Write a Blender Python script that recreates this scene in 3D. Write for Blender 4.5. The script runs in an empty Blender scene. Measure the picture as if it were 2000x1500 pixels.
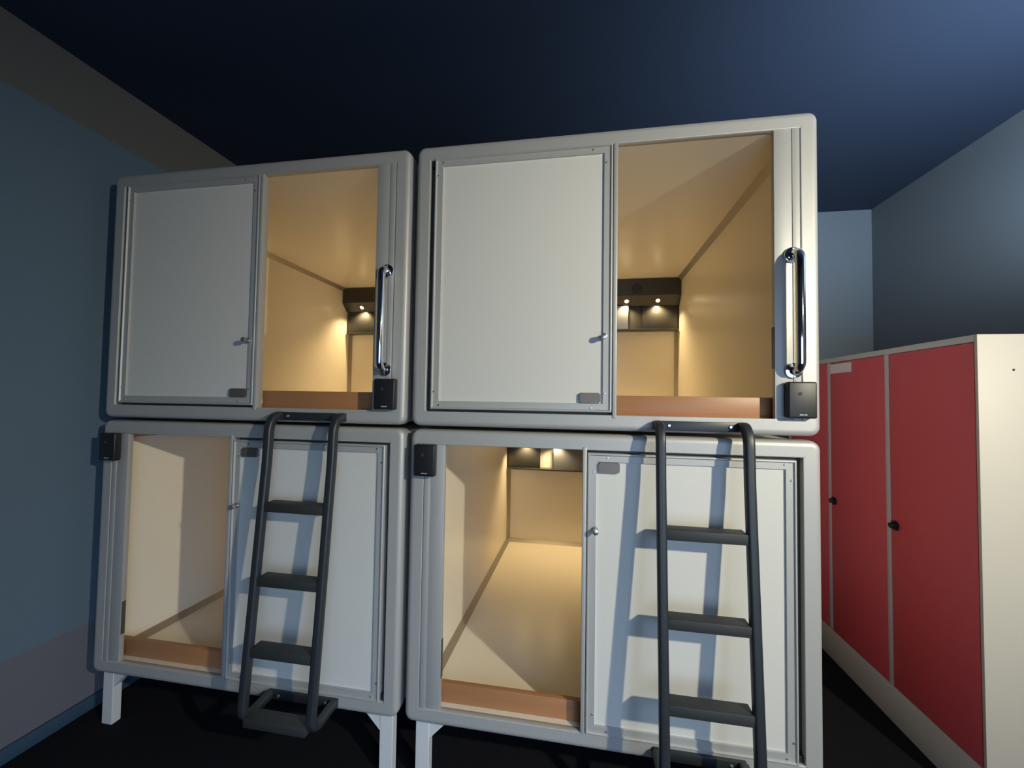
import bpy, bmesh, math
from mathutils import Matrix, Vector

SC = bpy.context.scene
COL = SC.collection
S = 1.15                      # metres per layout unit (one capsule is one unit high)

# ------------------------------------------------------------------ camera
CAM_C = (0.5926, -1.3922, 0.0958)
YAW, PITCH, ROLL, FPX = 0.1708, 0.0341, -0.0154, 803.48
cam_d = bpy.data.cameras.new('camera')
cam = bpy.data.objects.new('camera', cam_d)
COL.objects.link(cam)
Rm = (Matrix.Rotation(YAW, 3, 'Z') @ Matrix.Rotation(PITCH, 3, 'X') @ Matrix.Rotation(ROLL, 3, 'Y'))
rt, fw, up = Rm.col[0], Rm.col[1], Rm.col[2]
mw = Matrix((( rt[0], up[0], -fw[0], CAM_C[0]*S),
             ( rt[1], up[1], -fw[1], CAM_C[1]*S),
             ( rt[2], up[2], -fw[2], CAM_C[2]*S),
             (0, 0, 0, 1)))
cam.matrix_world = mw
cam_d.sensor_width = 36.0
cam_d.lens = 36.0*FPX/2000.0
cam_d.clip_start = 0.02
SC.camera = cam

# ------------------------------------------------------------------ world, light levels, exposure
SC.view_settings.view_transform = 'Standard'
SC.view_settings.look = 'None'
SC.view_settings.gamma = 1.0
SC.view_settings.use_curve_mapping = False
SC.view_settings.exposure = 0.0
w = bpy.data.worlds.new('world'); SC.world = w; w.use_nodes = True
w.node_tree.nodes['Background'].inputs[0].default_value = (0.35, 0.5, 0.75, 1)
w.node_tree.nodes['Background'].inputs[1].default_value = 0.02
SC.cycles.use_denoising = True
SC.cycles.max_bounces = 10
SC.cycles.diffuse_bounces = 6

WALL_LAMP_POWER = 355.0        # the wall lamp on the right wall, neutral white
WALL_LAMP_COLOR = (1.0, 0.92, 0.70)
WINDOW_STRENGTH = 2.8         # daylight through the frosted window pane
WINDOW_COLOR = (0.50, 0.70, 1.0)
SKY_POWER = 15.0              # skylight falling in and down through the window
FILL_UPLIGHT_POWER = 135.0         # added fill uplighter, brightens the ceiling over the lockers and the right wall
FILL_UPLIGHT_COLOR = (0.72, 0.86, 1.0)
READING_LAMP_POWER = {'upper left': 12.0, 'upper right': 11.5, 'lower left': 6.5, 'lower right': 9.0}   # each downlight
READING_LAMP_COLOR = (1.0, 0.74, 0.38)


# ------------------------------------------------------------------ materials
def lin(c):
    c = c/255.0
    return c/12.92 if c <= 0.04045 else ((c+0.055)/1.055)**2.4


def rgb(r, g, b):
    return (lin(r), lin(g), lin(b), 1.0)


def mat(name, col, rough=0.5, metal=0.0, noise=0.0, scale=20.0, coat=0.0, emit=None, estr=0.0, bump=0.0, stretch=None, spec=None):
    m = bpy.data.materials.new(name); m.use_nodes = True
    nt = m.node_tree; b = nt.nodes['Principled BSDF']
    b.inputs['Base Color'].default_value = col
    b.inputs['Roughness'].default_value = rough
    b.inputs['Metallic'].default_value = metal
    if spec is not None:
        b.inputs['Specular IOR Level'].default_value = spec
    if coat:
        b.inputs['Coat Weight'].default_value = coat
        b.inputs['Coat Roughness'].default_value = 0.12
    if emit:
        b.inputs['Emission Color'].default_value = emit
        b.inputs['Emission Strength'].default_value = estr
    if noise or bump:
        tc = nt.nodes.new('ShaderNodeTexCoord')
        mp = nt.nodes.new('ShaderNodeMapping')
        mp.inputs['Scale'].default_value = stretch or (1, 1, 1)
        nz = nt.nodes.new('ShaderNodeTexNoise')
        nz.inputs['Scale'].default_value = scale
        nz.inputs['Detail'].default_value = 4
        nt.links.new(tc.outputs['Object'], mp.inputs['Vector'])
        nt.links.new(mp.outputs['Vector'], nz.inputs['Vector'])
        if noise:
            mx = nt.nodes.new('ShaderNodeMix'); mx.data_type = 'RGBA'
            mx.inputs['A'].default_value = tuple(c*(1-noise) for c in col[:3]) + (1,)
            mx.inputs['B'].default_value = tuple(min(1, c*(1+noise)) for c in col[:3]) + (1,)
            nt.links.new(nz.outputs['Fac'], mx.inputs['Factor'])
            nt.links.new(mx.outputs['Result'], b.inputs['Base Color'])
        if bump:
            bp = nt.nodes.new('ShaderNodeBump'); bp.inputs['Strength'].default_value = bump
            bp.inputs['Distance'].default_value = 0.002
            nt.links.new(nz.outputs['Fac'], bp.inputs['Height'])
            nt.links.new(bp.outputs['Normal'], b.inputs['Normal'])
    return m


def banded_wall():
    """painted wall: grey band at the top and at the bottom, blue between"""
    m = mat('banded_wall_paint', (0.1, 0.16, 0.2, 1), 0.75)
    nt = m.node_tree; b = nt.nodes['Principled BSDF']
    g = nt.nodes.new('ShaderNodeNewGeometry'); sx = nt.nodes.new('ShaderNodeSeparateXYZ')
    nt.links.new(g.outputs['Position'], sx.inputs[0])
    def gt(v):
        n = nt.nodes.new('ShaderNodeMath'); n.operation = 'GREATER_THAN'; n.inputs[1].default_value = v*S
        nt.links.new(sx.outputs['Z'], n.inputs[0]); return n
    hi, lo = gt(1.198), gt(-0.882)
    m1 = nt.nodes.new('ShaderNodeMix'); m1.data_type = 'RGBA'
    m1.inputs['A'].default_value = (0.135, 0.135, 0.165, 1); m1.inputs['B'].default_value = (0.110, 0.165, 0.222, 1)
    nt.links.new(lo.outputs[0], m1.inputs['Factor'])
    m2 = nt.nodes.new('ShaderNodeMix'); m2.data_type = 'RGBA'
    nt.links.new(hi.outputs[0], m2.inputs['Factor']); nt.links.new(m1.outputs['Result'], m2.inputs['A'])
    m2.inputs['B'].default_value = (0.135, 0.130, 0.122, 1)
    nt.links.new(m2.outputs['Result'], b.inputs['Base Color'])
    return m


M = dict(
    alu=mat('satin_aluminium', (0.45, 0.45, 0.44, 1), 0.50, 0.30, noise=0.03, scale=60),
    alu_dark=mat('slot_aluminium', (0.10, 0.10, 0.095, 1), 0.5, 0.4),
    trim=mat('corner_aluminium', (0.34, 0.30, 0.25, 1), 0.4, 0.4),
    door=mat('white_door_laminate', (0.63, 0.625, 0.59, 1), 0.42, noise=0.02, scale=90),
    cream=mat('cream_laminate', (0.78, 0.72, 0.60, 1), 0.30, noise=0.015, scale=30),
    shell=mat('capsule_outer_sheet', (0.45, 0.45, 0.44, 1), 0.5, 0.3, noise=0.03),
    wood=mat('orange_wood', (0.36, 0.165, 0.07, 1), 0.45, noise=0.12, scale=8, stretch=(1, 12, 12)),
    black=mat('black_plastic', (0.012, 0.012, 0.014, 1), 0.45, noise=0.1, scale=150),
    logo=mat('pale_print', (0.5, 0.5, 0.5, 1), 0.5),
    led=mat('smoked_lens', (0.05, 0.05, 0.055, 1), 0.15),
    chrome=mat('chrome', (0.82, 0.82, 0.83, 1), 0.06, 1.0),
    steel=mat('screw_steel', (0.62, 0.61, 0.58, 1), 0.25, 0.9),
    plate=mat('number_plate_metal', (0.20, 0.17, 0.15, 1), 0.45, 0.6, noise=0.08, scale=120),
    ladder=mat('anthracite_powder_coat', (0.022, 0.027, 0.032, 1), 0.42, noise=0.1, scale=180, bump=0.1),
    ladder_tread=mat('anthracite_tread', (0.026, 0.029, 0.030, 1), 0.6, noise=0.15, scale=260, bump=0.3),
    leg=mat('white_painted_steel', (0.60, 0.61, 0.62, 1), 0.4, noise=0.02),
    console=mat('charcoal_console', (0.034, 0.033, 0.029, 1), 0.38, noise=0.05),
    mirror=mat('mirror_glass', (0.19, 0.20, 0.22, 1), 0.12, 0.2),
    lampglass=mat('lit_downlight', (1, 0.85, 0.6, 1), 0.4, emit=(1.0, 0.80, 0.50, 1), estr=14.0),
    red=mat('red_locker_door', (0.72, 0.100, 0.125, 1), 0.42, noise=0.03, scale=15),
    lockwhite=mat('cream_locker_panel', (0.57, 0.535, 0.475, 1), 0.5, noise=0.02),
    lockgrey=mat('light_grey_locker_body', (0.58, 0.57, 0.58, 1), 0.5, noise=0.02),
    paper=mat('white_paper', (0.80, 0.78, 0.82, 1), 0.8, noise=0.02),
    ceil=mat('navy_ceiling_paint', (0.0155, 0.031, 0.066, 1), 0.8, noise=0.04, scale=3),
    wall=mat('grey_blue_wall_paint', (0.185, 0.225, 0.262, 1), 0.75, noise=0.03, scale=4),
    wall_left=banded_wall(),
    floor=mat('black_carpet', (0.010, 0.010, 0.013, 1), 0.9, noise=0.5, scale=220, bump=0.4, spec=0.1),
    base=mat('blue_baseboard', (0.035, 0.075, 0.125, 1), 0.5),
    winframe=mat('white_window_frame', (0.6, 0.6, 0.6, 1), 0.4),
    pane=mat('frosted_window_pane', (0.8, 0.85, 0.9, 1), 0.3, emit=WINDOW_COLOR+(1,), estr=WINDOW_STRENGTH),
)


# ------------------------------------------------------------------ mesh helpers (layout units)
def box(bm, x0, x1, y0, y1, z0, z1, bev=0.0, seg=2):
    t = bmesh.new()
    bmesh.ops.create_cube(t, size=1.0)
    x0, x1 = min(x0, x1), max(x0, x1); z0, z1 = min(z0, z1), max(z0, z1); y0, y1 = min(y0, y1), max(y0, y1)
    for v in t.verts:
        v.co = Vector(((x0+x1)/2+v.co.x*(x1-x0), (y0+y1)/2+v.co.y*(y1-y0), (z0+z1)/2+v.co.z*(z1-z0)))
    if bev:
        bmesh.ops.bevel(t, geom=list(t.edges), offset=bev, segments=seg, profile=0.5, affect='EDGES')
    join(bm, t)


def join(bm, t):
    me = bpy.data.meshes.new('tmp'); t.to_mesh(me); t.free(); bm.from_mesh(me); bpy.data.meshes.remove(me)


def cyl(bm, a, b, r, n=24, r2=None, bev=0.0):
    a, b = Vector(a), Vector(b); d = b-a
    t = bmesh.new()
    bmesh.ops.create_cone(t, cap_ends=True, segments=n, radius1=r, radius2=r if r2 is None else r2, depth=d.length)
    if bev:
        es = [e for e in t.edges if any(len(f.verts) > 4 for f in e.link_faces)]
        bmesh.ops.bevel(t, geom=es, offset=bev, segments=2, profile=0.5, affect='EDGES')
    q = d.to_track_quat('Z', 'Y').to_matrix().to_4x4()
    bmesh.ops.transform(t, matrix=Matrix.Translation((a+b)/2) @ q, verts=t.verts)
    join(bm, t)


def sweep(bm, path, prof, side=Vector((1, 0, 0)), caps=True):
    """sweep a closed 2-D profile (side, normal) along a path; side axis stays fixed"""
    loops = []
    n = len(path)
    for i, p in enumerate(path):
        p = Vector(p)
        t = (Vector(path[min(i+1, n-1)])-Vector(path[max(i-1, 0)])).normalized()
        s = (side-t*side.dot(t)).normalized()
        nn = t.cross(s)
        loops.append([bm.verts.new(p+s*a+nn*b) for a, b in prof])
    k = len(prof)
    for i in range(n-1):
        for j in range(k):
            bm.faces.new((loops[i][j], loops[i][(j+1) % k], loops[i+1][(j+1) % k], loops[i+1][j]))
    if caps:
        bm.faces.new(loops[0][::-1]); bm.faces.new(loops[-1])


def rrect(w, h, r, n=3):
    out = []
    for cx, cy, a0 in ((w/2-r, h/2-r, 0), (-w/2+r, h/2-r, 90), (-w/2+r, -h/2+r, 180), (w/2-r, -h/2+r, 270)):
        for k in range(n+1):
            a = math.radians(a0+90*k/n)
            out.append((cx+r*math.cos(a), cy+r*math.sin(a)))
    return out


def ring(bm, x0, x1, z0, z1, prof, r=0.0004, n=6):
    """mitred rectangular frame: prof = closed list of (inset, y)"""
    loops = []
    for d, y in prof:
        rr = max(r-d, 0.0004)
        a0, a1, b0, b1 = x0+d, x1-d, z0+d, z1-d
        L = []
        for cx, cz, s in ((a1-rr, b1-rr, 0), (a0+rr, b1-rr, 90), (a0+rr, b0+rr, 180), (a1-rr, b0+rr, 270)):
            for k in range(n+1):
                a = math.radians(s+90*k/n)
                L.append(bm.verts.new((cx+rr*math.cos(a), y, cz+rr*math.sin(a))))
        loops.append(L)
    m = len(loops[0])
    for i in range(len(loops)):
        A, B = loops[i], loops[(i+1) % len(loops)]
        for j in range(m):
            bm.faces.new((A[j], A[(j+1) % m], B[(j+1) % m], B[j]))


def prism(bm, poly, axis, a, b):
    """extrude polygon along axis ('x': poly is (y,z); 'y': poly is (x,z); 'z': poly is (x,y))"""
    def P(u, v, t):
        return {'x': (t, u, v), 'y': (u, t, v), 'z': (u, v, t)}[axis]
    A = [bm.verts.new(P(u, v, a)) for u, v in poly]; B = [bm.verts.new(P(u, v, b)) for u, v in poly]
    k = len(poly)
    bm.faces.new(A[::-1]); bm.faces.new(B)
    for j in range(k):
        bm.faces.new((A[j], A[(j+1) % k], B[(j+1) % k], B[j]))


def obj(name, bm, m, parent=None, label=None, smooth=35):
    bmesh.ops.recalc_face_normals(bm, faces=bm.faces)
    off = Vector((0, 0, 0))
    p = parent
    while p is not None:
        off += p.location/S; p = p.parent
    for v in bm.verts:
        v.co = (v.co-off)*S
    me = bpy.data.meshes.new(name); bm.to_mesh(me); bm.free()
    me.materials.append(M[m] if isinstance(m, str) else m)
    if smooth:
        me.shade_smooth(); me.set_sharp_from_angle(angle=math.radians(smooth))
    o = bpy.data.objects.new(name, me); COL.objects.link(o)
    if parent is not None:
        o.parent = parent
    if label:
        o['label'] = label
    return o


def thing(name, label, cat, loc, group=None):
    o = bpy.data.objects.new(name, None); COL.objects.link(o)
    o.empty_display_size = 0.1
    o.location = Vector(loc)*S; o['label'] = label; o['category'] = cat
    if group:
        o['group'] = group
    return o


def struct(name, bm, m, **k):
    o = obj(name, bm, m, **k); o['kind'] = 'structure'; return o


def N():
    return bmesh.new()


# ------------------------------------------------------------------ room
XL, XR, YB, YF, ZF, ZC = -1.46, 2.58, 1.84, -2.7, -1.25, 1.46
T = 0.1
b = N(); box(b, XL-T, XR+T, YF-T, YB+T, ZF-T, ZF); struct('floor', b, 'floor')
b = N(); box(b, XL-T, XR+T, YF-T, YB+T, ZC, ZC+T); struct('ceiling', b, 'ceil')
b = N(); box(b, XL-T, XL, YF, YB, ZF, ZC); struct('wall_left', b, 'wall_left')
b = N(); box(b, XL-T, XR+T, YB, YB+T, ZF, ZC); struct('wall_back', b, 'wall')
b = N(); box(b, XR, XR+T, YF, YB, ZF, ZC); struct('wall_right', b, 'wall')
WX0, WX1, WZ0, WZ1 = 0.45, 2.45, -1.10, 0.55
b = N()
box(b, XL-T, WX0, YF-T, YF, ZF, ZC); box(b, WX1, XR+T, YF-T, YF, ZF, ZC)
box(b, WX0, WX1, YF-T, YF, ZF, WZ0); box(b, WX0, WX1, YF-T, YF, WZ1, ZC)
struct('wall_front', b, 'wall')
b = N(); box(b, XL, XL+0.014, YF, YB, ZF, ZF+0.055, 0.003); struct('baseboard_left', b, 'base')
b = N(); box(b, XL+0.014, XR-0.014, YB-0.014, YB, ZF, ZF+0.055, 0.003); struct('baseboard_back', b, 'base')
# window behind the camera
b = N()
ring(b, WX0, WX1, WZ0, WZ1, [(0, YF), (0, YF-0.08), (0.05, YF-0.08), (0.05, YF-0.005), (0.045, YF)])
box(b, (WX0+WX1)/2-0.02, (WX0+WX1)/2+0.02, YF-0.07, YF-0.01, WZ0+0.05, WZ1-0.05)
win = struct('window_1', b, 'winframe')
b = N(); box(b, WX0+0.05, WX1-0.05, YF-0.06, YF-0.052, WZ0+0.05, WZ1-0.05); obj('window_pane', b, 'pane', win)

# skylight entering through the window, heading down into the room
ld = bpy.data.lights.new('window_skylight', 'AREA'); ld.shape = 'RECTANGLE'
ld.size = (WX1-WX0-0.1)*S; ld.size_y = (WZ1-WZ0-0.1)*S
ld.energy = SKY_POWER; ld.color = WINDOW_COLOR; ld.spread = math.radians(62)
lo = bpy.data.objects.new('window_skylight', ld); COL.objects.link(lo)
lo.location = Vector(((WX0+WX1)/2, YF-0.045, (WZ0+WZ1)/2))*S
lo.rotation_euler = (Vector((-1.0, 0.05, -1.9))-Vector(((WX0+WX1)/2, YF, (WZ0+WZ1)/2))).to_track_quat('-Z', 'Y').to_euler()

# ------------------------------------------------------------------ capsules
W, D, HP = 1.296, 1.346, 1.0287
DEPTH = 1.75
GR_POD = 'sleeping capsules stacked two by two'


def capsule(X, Z, upper, where, lamp_power):
    """X, Z: lower left corner of the front; lower capsules have the front turned half round"""
    root = thing('sleeping_capsule', where, 'sleeping capsule', (X+W/2, 0, Z), GR_POD)

    def fx(u):
        return X+u if upper else X+W-u

    def fz(v):
        return Z+v if upper else Z+1-v

    def fbox(bm, u0, u1, y0, y1, v0, v1, bev=0.0):
        box(bm, fx(u0), fx(u1), y0, y1, fz(v0), fz(v1), bev)
    # outer rounded aluminium frame, mitred at the corners
    b = N()
    ring(b, X-0.012, X+W+0.012, Z-0.008, Z+1.008,
         [(0.006, 0.07), (0.0, 0.06), (0.0, 0.018), (0.0014, 0.010), (0.005, 0.0045), (0.010, 0.0014), (0.017, 0.0), (0.020, 0.0),
          (0.049, 0.0), (0.051, 0.0), (0.052, 0.001), (0.052, 0.022)], r=0.030, n=8)
    obj('outer_frame', b, 'alu', root, smooth=50)
    for a0, a1 in ((0, 1), (1, 1), (1, 0), (0, 0)):          # fine mitre seams
        cx = X-0.012+0.010 if a0 == 0 else X+W+0.012-0.010
        cz = Z-0.008+0.010 if a1 == 0 else Z+1.008-0.010
        sx = 1 if a0 == 0 else -1; sz = 1 if a1 == 0 else -1
        p = Vector((cx, 0, cz)); q = Vector((cx+sx*0.041, 0, cz+sz*0.041))
        nrm = Vector((-sz, 0, sx)).normalized()*0.0006
        b = N()
        vs = [b.verts.new(c) for c in (p-nrm+Vector((0, 0.0045, 0)), q-nrm+Vector((0, -0.0004, 0)), q+nrm+Vector((0, -0.0004, 0)), p+nrm+Vector((0, 0.0045, 0)))]
        b.faces.new(vs)
        obj('mitre_seam', b, 'alu_dark', root, smooth=0)
    # body shell (open at the front)
    t, tv = 0.034, 0.044
    b = N()
    box(b, X, X+t, 0.023, DEPTH, Z+0.002, Z+0.998)
    box(b, X+W-t, X+W, 0.023, DEPTH, Z+0.002, Z+0.998)
    box(b, X+t, X+W-t, 0.023, DEPTH, Z+0.002, Z+tv)
    box(b, X+t, X+W-t, 0.023, DEPTH, Z+1-tv, Z+0.998)
    obj('body_shell', b, 'cream', root, smooth=0)
    b = N(); box(b, X+t, X+W-t, DEPTH-0.03, DEPTH-0.002, Z+tv, Z+1-tv); obj('back_panel', b, 'cream', root, smooth=0)
    # corner trims along the depth and round the back wall
    yb = DEPTH-0.03
    x0, x1, z0, z1 = X+t, X+W-t, Z+tv, Z+1-tv
    c = 0.024
    for (px, pz, sx, sz) in ((x0, z0, 1, 1), (x1, z0, -1, 1), (x0, z1, 1, -1), (x1, z1, -1, -1)):
        b = N(); prism(b, [(px, pz), (px+sx*c, pz), (px, pz+sz*c)], 'y', 0.06, yb)
        obj('corner_trim', b, 'trim', root, smooth=0)
    for px, sx in ((x0, 1), (x1, -1)):
        b = N(); prism(b, [(px, yb), (px+sx*c, yb), (px, yb-c)], 'z', z0, z1)
        obj('corner_trim', b, 'trim', root, smooth=0)
    b = N(); prism(b, [(yb, z0), (yb-c, z0), (yb, z0+c)], 'x', x0, x1); obj('corner_trim', b, 'trim', root, smooth=0)
    # fixed half behind the sliding door, with the running slot
    b = N(); fbox(b, 0.030, 0.690, 0.032, 0.042, 0.036, 0.964); obj('fixed_panel', b, 'alu_dark', root)
    b = N(); fbox(b, 0.0405, 0.0575, 0.010, 0.032, 0.936, 0.957, 0.002); obj('track_plug', b, 'black', root)
    # jamb panel beside the opening
    b = N(); fbox(b, 1.180, 1.2315, 0.0025, 0.022, 0.040, 0.960, 0.0012); fbox(b, 1.2318, 1.2535, 0.0005, 0.022, 0.040, 0.960, 0.0012)
    j = obj('jamb_panel', b, 'alu', root)
    b = N()
    fbox(b, 1.1775, 1.1802, 0.006, 0.020, 0.20 if upper else 0.72, 0.33 if upper else 0.85, 0.0005)
    obj('strike_plate', b, 'alu_dark', j)
    # sliding door, pushed open
    b = N()
    ring(b, min(fx(0.0585), fx(0.686)), max(fx(0.0585), fx(0.686)), min(fz(0.053), fz(0.9585)), max(fz(0.053), fz(0.9585)),
         [(0, 0.030), (0, 0.0), (0.0015, -0.002), (0.003, -0.0025), (0.0055, -0.0025), (0.008, 0.001), (0.0085, 0.003), (0.010, 0.003), (0.027, 0.003), (0.0285, 0.003), (0.029, 0.004), (0.029, 0.030)])
    dr = obj('sliding_door', b, 'alu', root)
    b = N(); fbox(b, 0.080, 0.664, 0.010, 0.024, 0.075, 0.936); obj('door_panel', b, 'door', dr, 'white laminate door panel')
    b = N(); fbox(b, 0.688, 0.702, -0.003, 0.030, 0.034, 0.9585, 0.003); obj('door_edge_profile', b, 'alu', dr)
    ku, kv = 0.659, 0.303
    b = N()
    cyl(b, (fx(ku), 0.004, fz(kv)), (fx(ku), -0.003, fz(kv)), 0.0095, 20)
    cyl(b, (fx(ku), -0.002, fz(kv)), (fx(ku), -0.018, fz(kv)), 0.0055, 20)
    cyl(b, (fx(ku), -0.016, fz(kv)), (fx(ku), -0.030, fz(kv)), 0.0095, 24, bev=0.002)
    obj('door_knob', b, 'steel', dr, 'small metal knob')
    b = N()
    u0, u1, v0, v1 = 0.582, 0.650, 0.083, 0.117
    k = 0.004
    poly = [(u0+k, v0), (u1-k, v0), (u1-k, v0+k), (u1, v0+k), (u1, v1-k), (u1-k, v1-k), (u1-k, v1), (u0+k, v1), (u0+k, v1-k), (u0, v1-k), (u0, v0+k), (u0+k, v0+k)]
    prism(b, [(fx(p), fz(q)) for p, q in poly], 'y', -0.001, 0.011)
    obj('number_plate', b, 'plate', dr, 'small metal plate with notched corners', smooth=0)
    for su, sv in ((0.664, 0.895), (0.664, 0.115), (0.62, 0.067), (0.62, 0.943), (0.09, 0.943), (0.09, 0.067), (0.071, 0.895), (0.071, 0.115)):
        b = N(); cyl(b, (fx(su), 0.004, fz(sv)), (fx(su), -0.0005, fz(sv)), 0.0042, 12, 0.0025)
        obj('screw', b, 'steel', dr)
    # wooden kick board across the foot of the opening
    b = N(); box(b, min(fx(0.69), fx(1.245)), max(fx(0.69), fx(1.245)), 0.044, 0.066, Z+tv-0.002, Z+0.110, 0.002)
    obj('kick_board', b, 'wood', root, 'orange wooden kick board')
    # console with reading lamps on the back wall
    b = N()
    prism(b, [(1.600, Z+0.954), (1.600, Z+0.835), (1.665, Z+0.775), (yb, Z+0.775), (yb, Z+0.954)], 'x', x0+0.001, x1-0.001)
    con = obj('console', b, 'console', root, 'charcoal console with lamps and mirror', smooth=0)
    for u0, u1 in ((0.046, 0.285), (1.011, 1.25)):
        b = N(); box(b, X+u0, X+u1, 1.668, 1.684, Z+0.606, Z+0.778, 0.001); obj('console_panel', b, 'console', con)
    b = N(); prism(b, [(1.654, Z+0.772), (1.670, Z+0.607), (1.678, Z+0.607), (1.662, Z+0.772)], 'x', X+0.385, X+0.911); obj('mirror', b, 'mirror', con, smooth=0)
    b = N(); box(b, X+0.911, X+1.011, 1.690, 1.700, Z+0.606, Z+0.778); obj('niche_back', b, 'console', con)
    b = N(); box(b, X+0.045, X+W-0.045, 1.650, yb, Z+0.594, Z+0.606, 0.001); obj('console_ledge', b, 'console', con)
    b = N(); cyl(b, (X+0.965, 1.602, Z+0.885), (X+0.965, 1.594, Z+0.885), 0.036, 32, 0.033); obj('speaker_grille', b, 'black', con)
    for u in (0.185, 0.400, 0.896, 1.111):
        nrm = Vector((0, -0.06, -0.065)).normalized()
        p = Vector((X+u, 1.634, Z+0.8036))
        b = N(); cyl(b, p-nrm*0.004, p+nrm*0.003, 0.017, 24); lm = obj('reading_lamp', b, 'chrome', con)
    for u in (0.185, 0.400, 0.896, 1.111):
        p = Vector((X+u, 1.634, Z+0.8036))
        b = N(); cyl(b, p+nrm*0.002, p+nrm*0.0045, 0.012, 20); obj('lamp_lens', b, 'lampglass', con)
        ld = bpy.data.lights.new('reading_lamp_light', 'SPOT')
        ld.energy = lamp_power; ld.color = READING_LAMP_COLOR
        ld.spot_size = math.radians(130); ld.spot_blend = 0.7; ld.shadow_soft_size = 0.012
        lo = bpy.data.objects.new('reading_lamp_light', ld); COL.objects.link(lo)
        lo.parent = con
        lo.location = (p+nrm*0.016-root.location/S)*S
        lo.rotation_euler = (math.radians(0), 0, 0)
    # grab handle on the upper capsules
    if upper:
        hu, y = 1.230, -0.046
        zt, zb = Z+0.553, Z+0.193
        path = [(X+hu, 0.0, zt)]
        for k in range(9):
            a = math.radians(90*k/8); path.append((X+hu, -0.018-0.028*math.sin(a), zt-0.028*(1-math.cos(a))))
        for k in range(9):
            a = math.radians(90-90*k/8); path.append((X+hu, -0.018-0.028*math.sin(a), zb+0.028*(1-math.cos(a))))
        path.append((X+hu, 0.0, zb))
        b = N(); sweep(b, path, rrect(0.027, 0.027, 0.0134, 5)); gh = obj('grab_handle', b, 'chrome', root, 'chrome grab handle')
        for zz, sg in ((zt, 1), (zb, -1)):
            b = N(); cyl(b, (X+hu, 0.002, zz), (X+hu, -0.006, zz), 0.0245, 32, bev=0.003); fl = obj('handle_flange', b, 'chrome', gh)
            b = N(); cyl(b, (X+hu, -0.005, zz+sg*0.018), (X+hu, -0.0085, zz+sg*0.018), 0.004, 12, 0.0025); obj('flange_screw', b, 'steel', gh)
    # legs under the lower capsules
    else:
        for side in (0, 1):
            for yy in (0.02, DEPTH-0.10):
                lx0 = X+0.024 if side == 0 else X+W-0.062
                lx1 = lx0+0.050
                b = N()
                box(b, lx0, lx1, yy, yy+0.035, ZF, Z-0.004, 0.003)
                gx = lx1 if side == 0 else lx0
                sg = 1 if side == 0 else -1
                prism(b, [(gx-sg*0.004, Z-0.004), (gx+sg*0.058, Z-0.004), (gx+sg*0.056, Z-0.014), (gx-sg*0.004, Z-0.075)], 'y', yy+0.002, yy+0.033)
                obj('leg', b, 'leg', root, 'white painted steel leg', smooth=20)
    return root


def card_reader(X, Z, upper, where):
    if upper:
        x0, x1, z0, z1 = X+1.203, X+1.282, Z+0.048, Z+0.158
    else:
        x0, x1, z0, z1 = X+0.014, X+0.090, Z+0.848, Z+0.958
    y1 = -0.0025
    root = thing('card_reader', where, 'card reader', ((x0+x1)/2, y1, z0), 'black card readers on the capsule fronts')
    b = N(); box(b, x0, x1, -0.030, y1, z0, z1, 0.005, 3); obj('housing', b, 'black', root)
    b = N(); cyl(b, (x0+0.032, -0.0295, z1-0.036), (x0+0.032, -0.0308, z1-0.036), 0.0055, 20); obj('indicator_lens', b, 'led', root)
    b = N()
    for k, wd in enumerate((0.0035, 0.003, 0.002, 0.0035, 0.0035)):
        xx = (x0+x1)/2-0.009+k*0.0042
        box(b, xx, xx+wd, -0.0304, -0.0296, z0+0.009, z0+0.0125)
    obj('logo_print', b, 'logo', root, smooth=0)
    return root


specs = [(-D, 0.0, True, 'upper left', 'by the dark blue wall'), (0.0, 0.0, True, 'upper right', 'nearest the red lockers'),
         (-D, -HP, False, 'lower left', 'by the dark blue wall'), (0.0, -HP, False, 'lower right', 'nearest the red lockers')]
LBL = {
    'upper left': 'dim grey sleeping capsule at upper left, above the short legs beside the blue wall',
    'upper right': 'bright silver sleeping capsule at upper right with chrome handle near the red lockers',
    'lower left': 'grey sleeping capsule at lower left standing on white legs beside the blue wall',
    'lower right': 'silver sleeping capsule at lower right with its lit cream floor visible, beside the red lockers',
}
RLBL = {
    'upper left': 'black card reader below the chrome handle of the upper left capsule',
    'upper right': 'black card reader below the chrome handle of the upper right capsule',
    'lower left': 'black card reader at the top corner of the lower left capsule by the blue wall',
    'lower right': 'black card reader at the top left corner of the lower right capsule',
}
for X, Z, upf, nm, wh in specs:
    capsule(X, Z, upf, LBL[nm], READING_LAMP_POWER[nm])
    card_reader(X, Z, upf, RLBL[nm])


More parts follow.
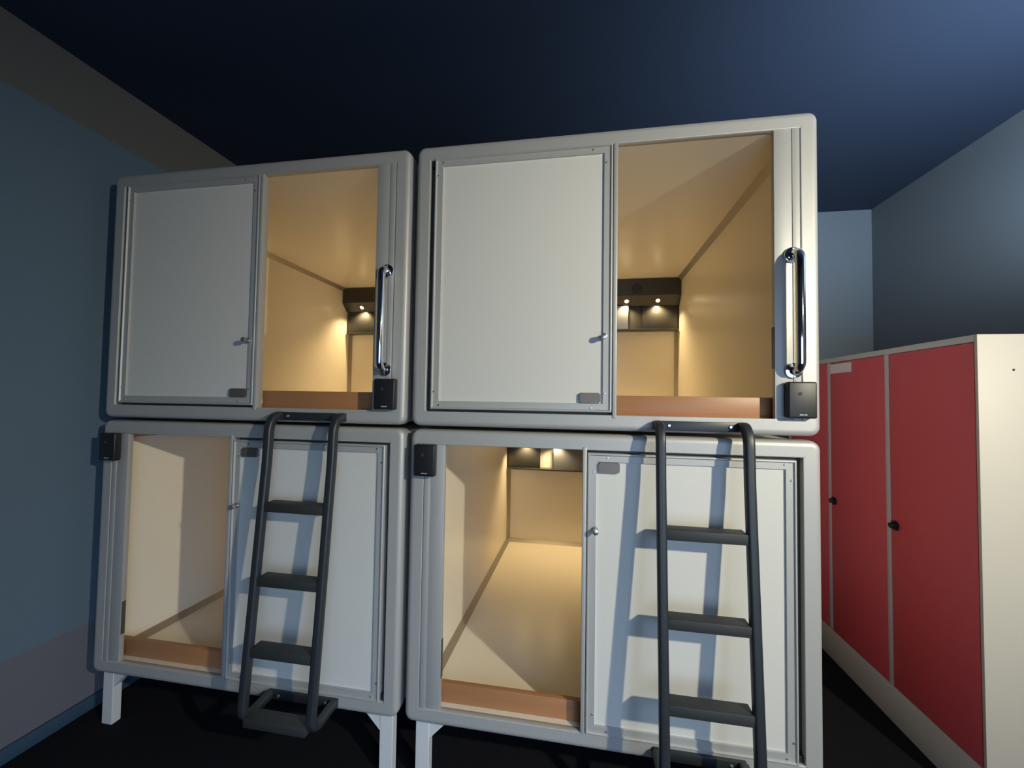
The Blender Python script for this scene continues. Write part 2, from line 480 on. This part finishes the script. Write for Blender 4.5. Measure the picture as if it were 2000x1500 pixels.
# ------------------------------------------------------------------ ladders
def ladder(xl, xr, where):
    xm = (xl+xr)/2
    root = thing('ladder', where, 'ladder', (xm, 0, -1.03), 'ladders hooked on the capsule fronts')

    def yr(z):
        return -0.070-0.085*(-0.145-z)
    prof = rrect(0.029, 0.029, 0.009, 4)
    for x in (xl, xr):
        path = [(x, -0.016, 0.017), (x, -0.026, 0.017)]
        for k in range(1, 9):                       # bend at the top
            a = math.radians(90*k/8)
            path.append((x, -0.026-0.040*math.sin(a), 0.017-0.062*(1-math.cos(a))))
        zl = -0.965
        path += [(x, yr(z), z) for z in (-0.145, -0.40, -0.70, zl)]
        y0 = yr(zl)
        for k in range(1, 11):                      # hook at the bottom
            a = math.radians(97*k/10)
            path.append((x, y0+0.042*(1-math.cos(a)), zl-0.042*math.sin(a)))
        path.append((x, -0.017, -1.002))
        b = N(); sweep(b, path, prof); obj('side_rail', b, 'ladder', root, smooth=50)
    for z in (-0.288, -0.538, -0.768, -0.985):
        yy = yr(z)
        b = N(); box(b, xl+0.012, xr-0.012, yy-0.012, yy+0.040, z-0.032, z, 0.004)
        obj('rung', b, 'ladder_tread', root)
    for z0, z1, s in ((0.000, 0.030, 0.016), (-1.022, -0.992, -1.007)):
        b = N(); box(b, xl-0.010, xr+0.010, -0.013, -0.0005, z0, z1, 0.002); br = obj('mounting_bracket', b, 'ladder', root)
        for sx in (xl+0.034, xr-0.034):
            b = N(); cyl(b, (sx, -0.012, s), (sx, -0.018, s), 0.0062, 18, 0.004); obj('bracket_screw', b, 'steel', br, 'shiny screw head')
    return root


ladder(0.830, 1.080, 'dark grey metal ladder in front of the lower right capsule')
ladder(-0.528, -0.272, 'dark grey metal ladder in front of the lower left capsule')

# ------------------------------------------------------------------ lockers
LX, LY0, LY1, LZ1 = 1.899, 0.232, 1.545, 0.335
root = thing('locker_cabinet', 'red locker cabinet with white end panel standing right of the capsules', 'locker', (2.16, 0.89, ZF))
b = N(); box(b, LX+0.012, 2.44, LY0+0.012, LY1, -1.10, LZ1-0.012); obj('carcass', b, 'lockgrey', root)
b = N(); box(b, LX, 2.45, LY0, LY0+0.012, ZF, LZ1, 0.002); ep = obj('end_panel', b, 'lockwhite', root, 'cream white end panel')
b = N(); cyl(b, (2.0, LY0+0.002, 0.215), (2.0, LY0-0.0006, 0.215), 0.004, 12); obj('screw_cap', b, 'console', ep)
b = N(); box(b, LX, 2.45, LY0+0.0125, LY1, LZ1-0.024, LZ1, 0.002); obj('top_panel', b, 'lockgrey', root)
b = N(); box(b, LX, 2.44, LY0+0.0125, LY1, ZF, -1.100, 0.002); obj('plinth', b, 'lockwhite', root, 'pale plinth')
ys = [(0.247, 0.641), (0.667, 1.070), (1.096, 1.500)]
for ya in (0.6545, 1.083, 1.513):
    b = N(); box(b, LX, LX+0.03, ya-0.012, ya+0.012, -1.099, LZ1-0.025, 0.001); obj('divider_strip', b, 'lockgrey', root)
for k, (ya, yb_) in enumerate(ys):
    b = N(); box(b, LX+0.001, LX+0.012, ya, yb_, -1.096, 0.308, 0.0015); d = obj('door', b, 'red', root, 'red locker door')
    b = N()
    kz, ky = -0.417, yb_-0.026
    cyl(b, (LX+0.002, ky, kz), (LX-0.006, ky, kz), 0.020, 24)
    cyl(b, (LX-0.005, ky, kz), (LX-0.022, ky, kz), 0.013, 24, 0.011, bev=0.001)
    obj('turn_knob', b, 'black', d, 'dark turn knob')
    if k == 1:
        b = N(); box(b, LX-0.0005, LX+0.0012, 0.893, 1.066, 0.252, 0.300); obj('paper_label', b, 'paper', d, 'white paper label', smooth=0)

# ------------------------------------------------------------------ wall lamp on the right wall (behind the camera)
LP = Vector((2.47, -1.85, 0.79))
root = thing('wall_lamp', 'small white wall lamp on the right wall, behind the viewer', 'lamp', (XR, LP.y, LP.z))
b = N(); cyl(b, (XR, LP.y, LP.z), (XR-0.02, LP.y, LP.z), 0.06, 32, bev=0.004); obj('wall_plate', b, 'winframe', root)
AIM = (Vector((1.08, 0.0, -0.08))-LP).normalized()
b = N(); cyl(b, (XR-0.02, LP.y, LP.z), LP-AIM*0.05, 0.012, 20); obj('lamp_arm', b, 'winframe', root)
b = N()
q = AIM.to_track_quat('Z', 'Y')
loops = []
for rr, d in ((0.022, -0.060), (0.030, -0.050), (0.052, 0.0), (0.070, 0.028), (0.066, 0.028), (0.048, 0.0), (0.027, -0.044)):
    loops.append([b.verts.new(LP+q @ Vector((rr*math.cos(2*math.pi*i/32), rr*math.sin(2*math.pi*i/32), d))) for i in range(32)])
for A, B in zip(loops, loops[1:]):
    for i in range(32):
        b.faces.new((A[i], A[(i+1) % 32], B[(i+1) % 32], B[i]))
b.faces.new(loops[0][::-1]); b.faces.new(loops[-1])
obj('lamp_shade', b, 'winframe', root, smooth=50)
ld = bpy.data.lights.new('wall_lamp_light', 'SPOT'); ld.energy = WALL_LAMP_POWER; ld.color = WALL_LAMP_COLOR; ld.shadow_soft_size = 0.04*S
ld.spot_size = math.radians(100); ld.spot_blend = 1.0
lo = bpy.data.objects.new('wall_lamp_light', ld); COL.objects.link(lo); lo.parent = root
lo.location = (LP+AIM*0.03-Vector((XR, LP.y, LP.z)))*S
lo.rotation_euler = AIM.to_track_quat('-Z', 'Y').to_euler()

# ------------------------------------------------------------------ unseen uplighter added by the locker end to brighten ceiling and right wall
UP = Vector((2.22, -0.25, ZF))
ZU = 0.60
root = thing('fill_uplighter', 'added black fill uplighter beside the locker end panel, unseen right of the view', 'lamp', UP)
b = N(); cyl(b, UP, UP+Vector((0, 0, 0.018)), 0.12, 40, bev=0.004); obj('base', b, 'black', root)
b = N(); cyl(b, UP+Vector((0, 0, 0.016)), (UP.x, UP.y, ZU-0.05), 0.011, 20); obj('pole', b, 'black', root)
b = N()
n = 40
loops = []
for rr, zz in ((0.02, -0.055), (0.07, -0.045), (0.115, -0.012), (0.13, 0.012), (0.126, 0.012), (0.11, -0.008), (0.066, -0.038), (0.02, -0.047)):
    loops.append([b.verts.new((UP.x+rr*math.cos(2*math.pi*i/n), UP.y+rr*math.sin(2*math.pi*i/n), ZU+zz)) for i in range(n)])
for A, B in zip(loops, loops[1:]):
    for i in range(n):
        b.faces.new((A[i], A[(i+1) % n], B[(i+1) % n], B[i]))
b.faces.new(loops[0][::-1]); b.faces.new(loops[-1])
obj('fill_uplighter_bowl', b, 'black', root, smooth=50)
ld = bpy.data.lights.new('fill_uplighter_light', 'SPOT'); ld.energy = FILL_UPLIGHT_POWER; ld.color = FILL_UPLIGHT_COLOR
ld.spot_size = math.radians(160); ld.spot_blend = 0.6; ld.shadow_soft_size = 0.06
lo = bpy.data.objects.new('fill_uplighter_light', ld); COL.objects.link(lo); lo.parent = root
lo.location = Vector((0, 0, ZU+0.06-ZF))*S
lo.rotation_euler = Vector((0.1, 0.35, 1.0)).to_track_quat('-Z', 'Y').to_euler()
